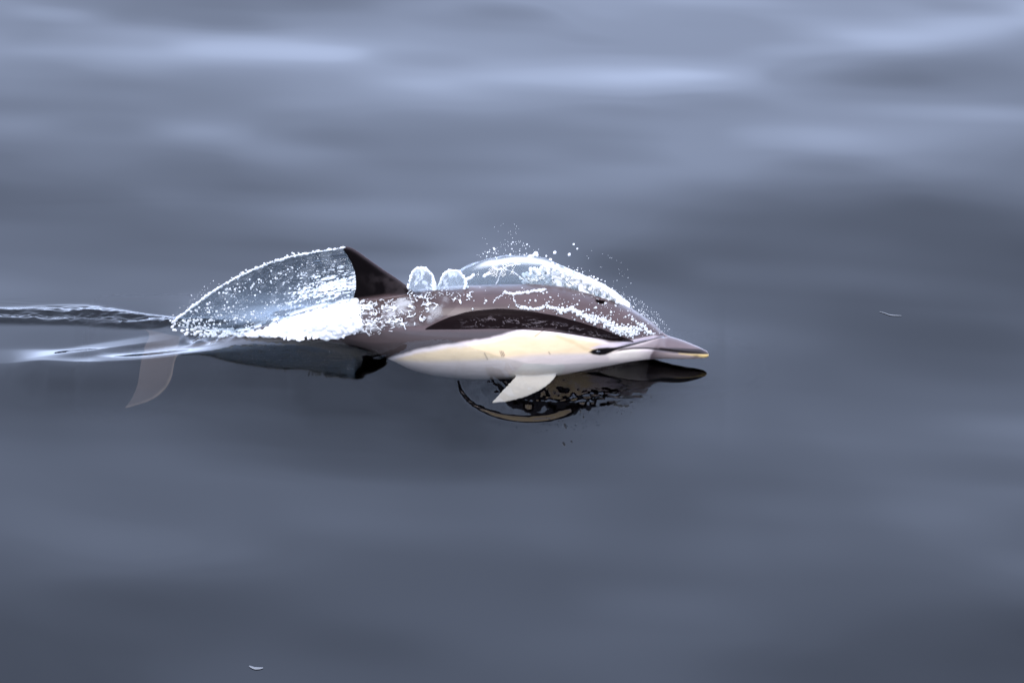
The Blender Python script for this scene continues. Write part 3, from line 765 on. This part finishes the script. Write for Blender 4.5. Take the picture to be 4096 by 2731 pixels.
# glassy lip of water riding along the flank, its reflections painted in
LT = [(1705, 1312), (1760, 1284), (1820, 1262), (1900, 1245), (2000, 1238), (2100, 1245), (2200, 1260), (2300, 1284), (2400, 1313), (2470, 1340), (2530, 1362)]
LB = [(1700, 1318), (1760, 1318), (1820, 1318), (1900, 1317), (2000, 1316), (2100, 1320), (2200, 1327), (2300, 1340), (2400, 1356), (2470, 1364), (2535, 1368)]
P0, N0, U0 = film_grid(LT, LB, 260, 34, 0)
I, J = np.meshgrid(np.linspace(0, 1, 260), np.linspace(0, 1, 34), indexing='ij')
ends = np.sin(I * math.pi).clip(0, 1)**0.5
lipo = 0.021 * np.exp(-((J - 0.13) / 0.10)**2) + 0.013 * (1 - J) * sstep(J, 0.0, 0.1)
lipo = lipo * ends + 0.0050 * fbm(U0[..., 0] / 30, U0[..., 1] / 10, 161, 3) * np.sin(J * math.pi) * ends
lipo = np.where(J == 0, -0.002, np.where(J == 1, -0.001, lipo + 0.0012))
lip_o = grid_mesh('water_lip', P0 + N0 * lipo[..., None], M_LIP)
sq = 1 - np.abs(fbm(U0[..., 0] / 34 + 0.8 * vnoise(U0[..., 0] / 22, U0[..., 1] / 10, 163), U0[..., 1] / 11, 165, 3)) * 4
set_foam(lip_o, 0.42 * sstep(sq, 0.1, 0.8) * sstep(J, 0.25, 0.5) * (1 - sstep(J, 0.78, 0.98)) * sstep(I, 0.12, 0.3) + 0.5 * np.exp(-((J - 0.05) / 0.03)**2) * sstep(I, 0.05, 0.2) * (1 - sstep(I, 0.5, 0.8)))  # squiggly skin reflections and upper edge highlight, painted through the foam values
tag(lip_o, 'dark glassy lip of water curling along the flank above the cream patch', 'water')

# ------------------------------------------------------------------ the bow wave arching up behind the back
AU = [(1800, 1110), (1850, 1082), (1900, 1058), (1960, 1041), (2060, 1030), (2160, 1036), (2230, 1062), (2300, 1094), (2380, 1130), (2450, 1170), (2520, 1222)]
na, nb_ = 240, 60
au = resample(AU, na); I, J = np.meshgrid(np.linspace(0, 1, na), np.linspace(0, 1, nb_), indexing='ij')
rimY = pl(au[:, 0], [(1800, 0.20), (2060, 0.17), (2300, 0.11), (2520, 0.03)])
rim3 = onY(au[:, 0], au[:, 1], rimY)
Pg = np.zeros((na, nb_, 3))
for i in range(na):
    X, Yr, Zr_ = rim3[i]
    for j in range(nb_):
        t = J[i, j]                            # 0 = far foot in the water, 0.75 = crest, 1 = curled tip
        w_ = 0.16 * min(1, (Zr_) / 0.25) + 0.02
        if t < 0.75:
            k = t / 0.75; ang = k * math.pi / 2
            Pg[i, j] = (X, Yr + w_ * math.cos(ang)**1.3, -0.02 + (Zr_ + 0.02) * math.sin(ang)**0.9)
        else:
            k = (t - 0.75) / 0.25
            Pg[i, j] = (X - 0.01 * k, Yr - 0.075 * k, Zr_ - 0.05 * k * k - 0.02 * k)
Pg[..., 1] += 0.006 * fbm(I * 9, J * 5, 171, 3); Pg[..., 2] += 0.003 * fbm(I * 14, J * 8, 173, 2) * sstep(J, 0.1, 0.4)
foam = sstep(I, 0.42, 0.75) * sstep(fbm(I * 22, J * 14, 181, 4) + 0.9 * sstep(I, 0.45, 0.85) - 0.25, 0.0, 0.6)
foam = np.maximum(foam, 0.75 * np.exp(-((J - 0.80) / 0.035)**2) * sstep(I, 0.1, 0.25))  # highlight along the crest, painted in as foam
foam = np.maximum(foam, 0.04)
arch = shell('bow_wave', Pg, 0.006, M_DOME, foam)
tag(arch, 'glassy wave arching over the far side of the back, white with froth towards the head', 'wave')

# froth and beads where the wave breaks along the head
FR = [(2120, 1075), (2190, 1060), (2260, 1085), (2340, 1120), (2410, 1150), (2470, 1190), (2490, 1222), (2440, 1204), (2380, 1185), (2300, 1160), (2200, 1144), (2110, 1138), (2060, 1120)]
q = scatter_poly(FR, 1100); cs, rs = [], []
for a, b in q:
    dens = 0.25 + 0.75 * sstep(np.array(a), 2120, 2330)
    if vnoise(np.array(a / 30.0), np.array(b / 22.0), 191) * 0.7 + rng.random() > 0.35 + dens: continue
    Y = float(pl(a, [(2050, 0.13), (2300, 0.085), (2500, 0.02)])) + rng.normal(0, 0.012)
    r = 0.0022 + 0.0062 * rng.random()**2.2
    cs.append(onY(np.array(a), np.array(b), Y)); rs.append(r)
froth = spheres('froth', cs, rs, M_DROP, 2, remesh=0.0022, smooth=2)
tag(froth, 'white froth breaking along the top of the head beside the blowhole', None, None, 'stuff')
def strand(pts, Yf, r0, r1, n=120, jit=1.2):
    p = resample(pts, n); Y = np.array([Yf(a) for a in p[:, 0]])
    c = onY(p[:, 0] + rng.normal(0, jit, n), p[:, 1] + rng.normal(0, jit, n), Y)
    return list(c), list(rng.uniform(r0, r1, n))
aY = lambda a: float(pl(a, [(1640, 0.05), (2000, 0.10), (2300, 0.08), (2500, 0.02)])) - 0.01
cs, rs = [], []
for pts, r0, r1 in (([(1985, 1138), (2000, 1100), (2015, 1072), (2045, 1060), (2080, 1055)], 0.0015, 0.0028), ([(2020, 1076), (2060, 1092), (2085, 1112), (2115, 1130), (2135, 1135)], 0.0014, 0.003),
                    ([(1860, 1120), (1885, 1108), (1895, 1098)], 0.003, 0.006), ([(1935, 1105), (1950, 1096), (1958, 1090)], 0.003, 0.005), ([(1970, 1068), (1990, 1078), (2005, 1075)], 0.002, 0.004),
                    ([(2110, 1040), (2118, 1025), (2130, 1022), (2140, 1014)], 0.003, 0.005)):
    a, b = strand(pts, aY, r0, r1, 46); cs += a; rs += b
strands = spheres('water_strands', cs, rs, M_DROP, 2, remesh=0.0015, smooth=2)
tag(strands, 'thin white threads of water inside the glassy wave behind the back', None, None, 'stuff')

# two domed lumps of water thrown up in front of the fin
def lump(cx, base, w, h, Y, label, rim):
    n1, n2 = 80, 50
    I, J = np.meshgrid(np.linspace(0, 1, n1), np.linspace(0, 1, n2), indexing='ij')
    c = onY(np.array(float(cx)), np.array(float(base)), Y)
    s = 1 / (FX / DIST); q = 2 * I - 1
    hi = h * s * 1.12 * ((1 - np.abs(q)**2.2).clip(0.0)**0.5 + 0.05 * vnoise(I * 4 + cx, J * 0 + 1, 202))
    x = c[0] + w * s * q * (1.0 - 0.05 * J) + 0.006 * vnoise(J * 4, I * 3 + cx, 206)
    z = c[2] + hi * J
    y = c[1] - 0.018 * np.sin(J * math.pi / 2) * (1 - q**2) - 0.006 + 0.005 * fbm(I * 4 + cx, J * 3, 201, 2)
    P = np.stack([x, y, z], -1)
    foam = (0.10 + 0.34 * sstep(fbm(I * 9 + 0.5 * vnoise(I * 6, J * 6, 209), J * 6 + cx, 207, 4), 0.1, 0.9) + 0.45 * sstep(J, 0.82, 1.0)) * sstep(J, 0.02, 0.25)
    o = shell('water_lump', P, 0.004, M_DOME, foam)
    tag(o, label, 'splash')
    cs, rs = [], []
    for line in (P[:, -1], P[:, -1], P[70, 14:]):
        w_ = resample(line, 90)
        for k in range(90):
            if vnoise(np.array(k * 0.21 + cx), np.array(len(rs) * 0.003), 211) > -0.75:
                cs.append(w_[k] + rng.normal(0, 0.0016, 3)); rs.append(rng.uniform(0.0018, 0.0044))
    k = spheres('bright_rim', cs, rs, M_FOAM, 2, remesh=0.0016, smooth=2); k.parent = o; k['kind'] = 'stuff'
    return o
lump(1692, 1178, 60, 116, 0.035, 'rounded lump of water touching the leading edge of the dorsal fin', [([(1632, 1098), (1650, 1078), (1675, 1064), (1700, 1061), (1725, 1070), (1742, 1086), (1746, 1100)], 0.0025, 0.005), ([(1733, 1108), (1738, 1135), (1733, 1165)], 0.002, 0.004)])
lump(1812, 1188, 66, 118, 0.03, 'rounded lump of water beside the glassy wave, with a ragged white front edge', [([(1752, 1115), (1762, 1095), (1790, 1076), (1815, 1070), (1840, 1075), (1862, 1092), (1880, 1104)], 0.0025, 0.005), ([(1840, 1095), (1850, 1130), (1858, 1165), (1868, 1188)], 0.002, 0.0045), ([(1740, 1125), (1746, 1150), (1738, 1175)], 0.002, 0.004)])

# ------------------------------------------------------------------ lace of beads streaming over the head
cs, rs = [], []
def on_skin(a, b, r):
    loc, nn = hit_body(a, b)
    if loc is not None: cs.append(loc + nn * (0.5 * r)); rs.append(r * 1.25)
LACE = [([(1972, 1213), (1985, 1195), (2003, 1183), (2022, 1174)], 26, 2.0, 0.0012, 0.0022, 0),
        ([(2018, 1169), (2050, 1178), (2080, 1172), (2110, 1170), (2140, 1164), (2178, 1162)], 95, 3.0, 0.0015, 0.0045, 3),
        ([(2052, 1180), (2058, 1205), (2075, 1228), (2090, 1234)], 30, 3.0, 0.0012, 0.0026, 3),
        ([(2080, 1228), (2110, 1235), (2150, 1236), (2175, 1228), (2205, 1230), (2235, 1240), (2245, 1255)], 110, 4.0, 0.0018, 0.0044, 5),
        ([(2235, 1246), (2280, 1238), (2300, 1240), (2320, 1258), (2360, 1270)], 130, 6, 0.0018, 0.005, 7),
        ([(2350, 1270), (2400, 1282), (2440, 1296), (2480, 1312), (2530, 1318)], 260, 11, 0.0015, 0.005, 12),
        ([(2440, 1310), (2480, 1325), (2520, 1330), (2560, 1322)], 190, 12, 0.0014, 0.0045, 10),
        ([(2550, 1298), (2570, 1302), (2590, 1325), (2600, 1335)], 60, 6, 0.0014, 0.004, 6),
        ([(2510, 1262), (2530, 1275), (2545, 1292)], 20, 5, 0.0012, 0.003, 5)]
for pts, n_, sp, r0, r1, sc_ in LACE:
    p = resample(pts, n_)
    for a, b in p: on_skin(a + rng.normal(0, sp * 0.7), b + rng.normal(0, sp * 0.7), r0 + (r1 - r0) * rng.random()**1.8)
q = scatter_poly([(1900, 1150), (2100, 1145), (2320, 1172), (2480, 1220), (2600, 1290), (2640, 1335), (2500, 1352), (2380, 1310), (2200, 1250), (2000, 1232), (1880, 1240)], 300)
for a, b in q:
    if rng.random() < 0.25 + 0.75 * sstep(np.array(a), 2000, 2500): on_skin(a, b, 0.0010 + 0.0030 * rng.random()**3)
lace = spheres('bead_lace', cs, rs, M_DROP, 2)
tag(lace, 'lace of white water beads scattered over the head between blowhole and beak', None, None, 'stuff')

# ------------------------------------------------------------------ droplets in the air
BIG = [(2143, 1014, 8), (2148, 1020, 6), (2219, 1010, 7), (2277, 1018, 6), (2185, 1024, 4), (2295, 977, 4), (2309, 995, 3.5), (2202, 1038, 6), (2209, 1055, 8), (2230, 1061, 7), (2347, 1130, 9), (2381, 1123, 7), (2375, 1108, 4), (2391, 1115, 4),
       (2098, 1020, 3.5), (1978, 998, 4), (1975, 993, 4), (1950, 1010, 3.5), (2041, 1018, 4), (2358, 1108, 4), (2395, 1145, 9), (2285, 1092, 6), (2308, 1103, 6), (2332, 1118, 6)]
dm = None
for i, (a, b, r) in enumerate(BIG):
    V0, F0 = ico(3)
    if dm is None:
        dm = bpy.data.meshes.new('water_drop'); dm.from_pydata([tuple(k * (1 + 0.10 * k[0] * k[2])) for k in V0], [], [tuple(f) for f in F0]); dm.materials.append(M_DROP)
        dm.polygons.foreach_set('use_smooth', np.ones(len(dm.polygons), bool))
    o = bpy.data.objects.new('water_drop', dm); C.objects.link(o)
    o.location = onY(np.array(float(a)), np.array(float(b)), 0.13 - 0.08 * (a - 1950) / 450 + rng.normal(0, 0.02))
    rr = r / FX * DIST * 0.95; o.scale = (rr * rng.uniform(0.8, 1.25), rr, rr * rng.uniform(0.8, 1.2)); o.rotation_euler = tuple(rng.uniform(-0.6, 0.6, 3))
    if a < 2120: tag(o, 'small water drop hanging in the air over the crest of the glassy wave', 'water drop', 'drops over the wave crest')
    elif a < 2260 and b < 1045: tag(o, 'water drop thrown up highest beside the crest of the glassy wave', 'water drop', 'drops thrown up beside the wave crest')
    elif b < 1020: tag(o, 'lone water drop flying far out ahead of the wave crest', 'water drop', 'drops ahead of the wave crest')
    else: tag(o, 'water drop flung off the white froth above the blowhole', 'water drop', 'drops flung off the froth')
cs, rs = [], []
def spray(n, poly, Y0, Y1, r0, r1):
    for a, b in scatter_poly(poly, n):
        cs.append(onY(np.array(a), np.array(b), rng.uniform(Y0, Y1))); rs.append(r0 + (r1 - r0) * rng.random()**3)
spray(70, [(1880, 1035), (1960, 985), (2080, 960), (2160, 1000), (2120, 1028), (2000, 1036)], 0.08, 0.2, 0.0008, 0.0026)
spray(26, [(1900, 960), (1990, 890), (2090, 890), (2080, 980), (1950, 1000)], 0.05, 0.25, 0.0007, 0.0014)
spray(60, [(2240, 1060), (2340, 1070), (2430, 1130), (2500, 1190), (2480, 1215), (2400, 1150)], 0.0, 0.12, 0.0008, 0.0026)
spray(26, [(2300, 990), (2480, 1020), (2560, 1130), (2480, 1170), (2380, 1080)], -0.05, 0.15, 0.0006, 0.0013)
spray(110, [(2470, 1195), (2540, 1220), (2610, 1260), (2665, 1320), (2690, 1330), (2640, 1260), (2560, 1195), (2490, 1165)], -0.02, 0.03, 0.0006, 0.0017)
spray(90, [(2480, 1208), (2540, 1242), (2610, 1290), (2655, 1335), (2662, 1330), (2620, 1280), (2545, 1226)], -0.01, 0.02, 0.0008, 0.0022)
spray(30, [(690, 1290), (720, 1240), (820, 1170), (900, 1110), (880, 1100), (760, 1180), (680, 1270)], 0.05, 0.12, 0.0006, 0.0018)
spr = spheres('spray', cs, rs, M_DROP, 2)
tag(spr, 'fine spray of tiny droplets hanging in the air around the head and wave', None, None, 'stuff')
cs, rs = [], []
for a, b in scatter_poly([(1980, 1690), (2150, 1680), (2400, 1610), (2580, 1560), (2560, 1620), (2400, 1700), (2200, 1740), (2040, 1720)], 150):
    r = 0.0008 + 0.0016 * rng.random()**2; loc, nn = hit_any(a, b)
    cs.append(loc + Vector((0, 0, r * 0.4))); rs.append(r)
pit = spheres('surface_droplets', cs, rs, fresnel_water('clear_drop', tint=(0.5, 0.55, 0.6)), 2)
tag(pit, 'tiny clear droplets pitting the water in front of the head', None, None, 'stuff')

# ------------------------------------------------------------------ two pale wisps adrift on the water
m, n, l, out = new_mat('pale_down')
p = n.new('ShaderNodeBsdfPrincipled'); p.inputs['Base Color'].default_value = (0.42, 0.45, 0.44, 1); p.inputs['Roughness'].default_value = 0.7
nt = n.new('ShaderNodeTexNoise'); nt.inputs['Scale'].default_value = 300
mr = n.new('ShaderNodeMapRange'); mr.inputs['To Min'].default_value = 0.06; mr.inputs['To Max'].default_value = 0.15
l.new(nt.outputs['Fac'], mr.inputs['Value']); cmb = n.new('ShaderNodeCombineColor')
for ch in ('Red', 'Green', 'Blue'): l.new(mr.outputs['Result'], cmb.inputs[ch])
l.new(cmb.outputs['Color'], p.inputs['Base Color'])
l.new(p.outputs['BSDF'], out.inputs['Surface']); M_DOWN = m
def wisp(pts, wid, label):
    p = resample(pts, 26); rows = []
    for i, (a, b) in enumerate(p):
        loc, nn = hit_any(a, b); w = wid * math.sin(math.pi * (0.08 + 0.84 * i / 25))**0.6
        rows.append([loc + Vector((0, w * math.cos(t), 0.0015 + 0.35 * w * math.sin(t))) for t in np.linspace(0, 2 * math.pi, 9)])
    V = np.array([[tuple(k) for k in r] for r in rows]); o = grid_mesh('floating_wisp', V, M_DOWN)
    tag(o, label, 'feather', 'pale wisps adrift on the sea')
wisp([(997, 2664), (1008, 2669), (1022, 2673), (1036, 2673), (1052, 2671)], 0.0065, 'short pale curled wisp afloat on the dark open water, the brighter one')
wisp([(3518, 1248), (3540, 1254), (3560, 1261), (3580, 1263), (3606, 1264)], 0.0035, 'thin faint pale wisp afloat on the open water beyond the beak')
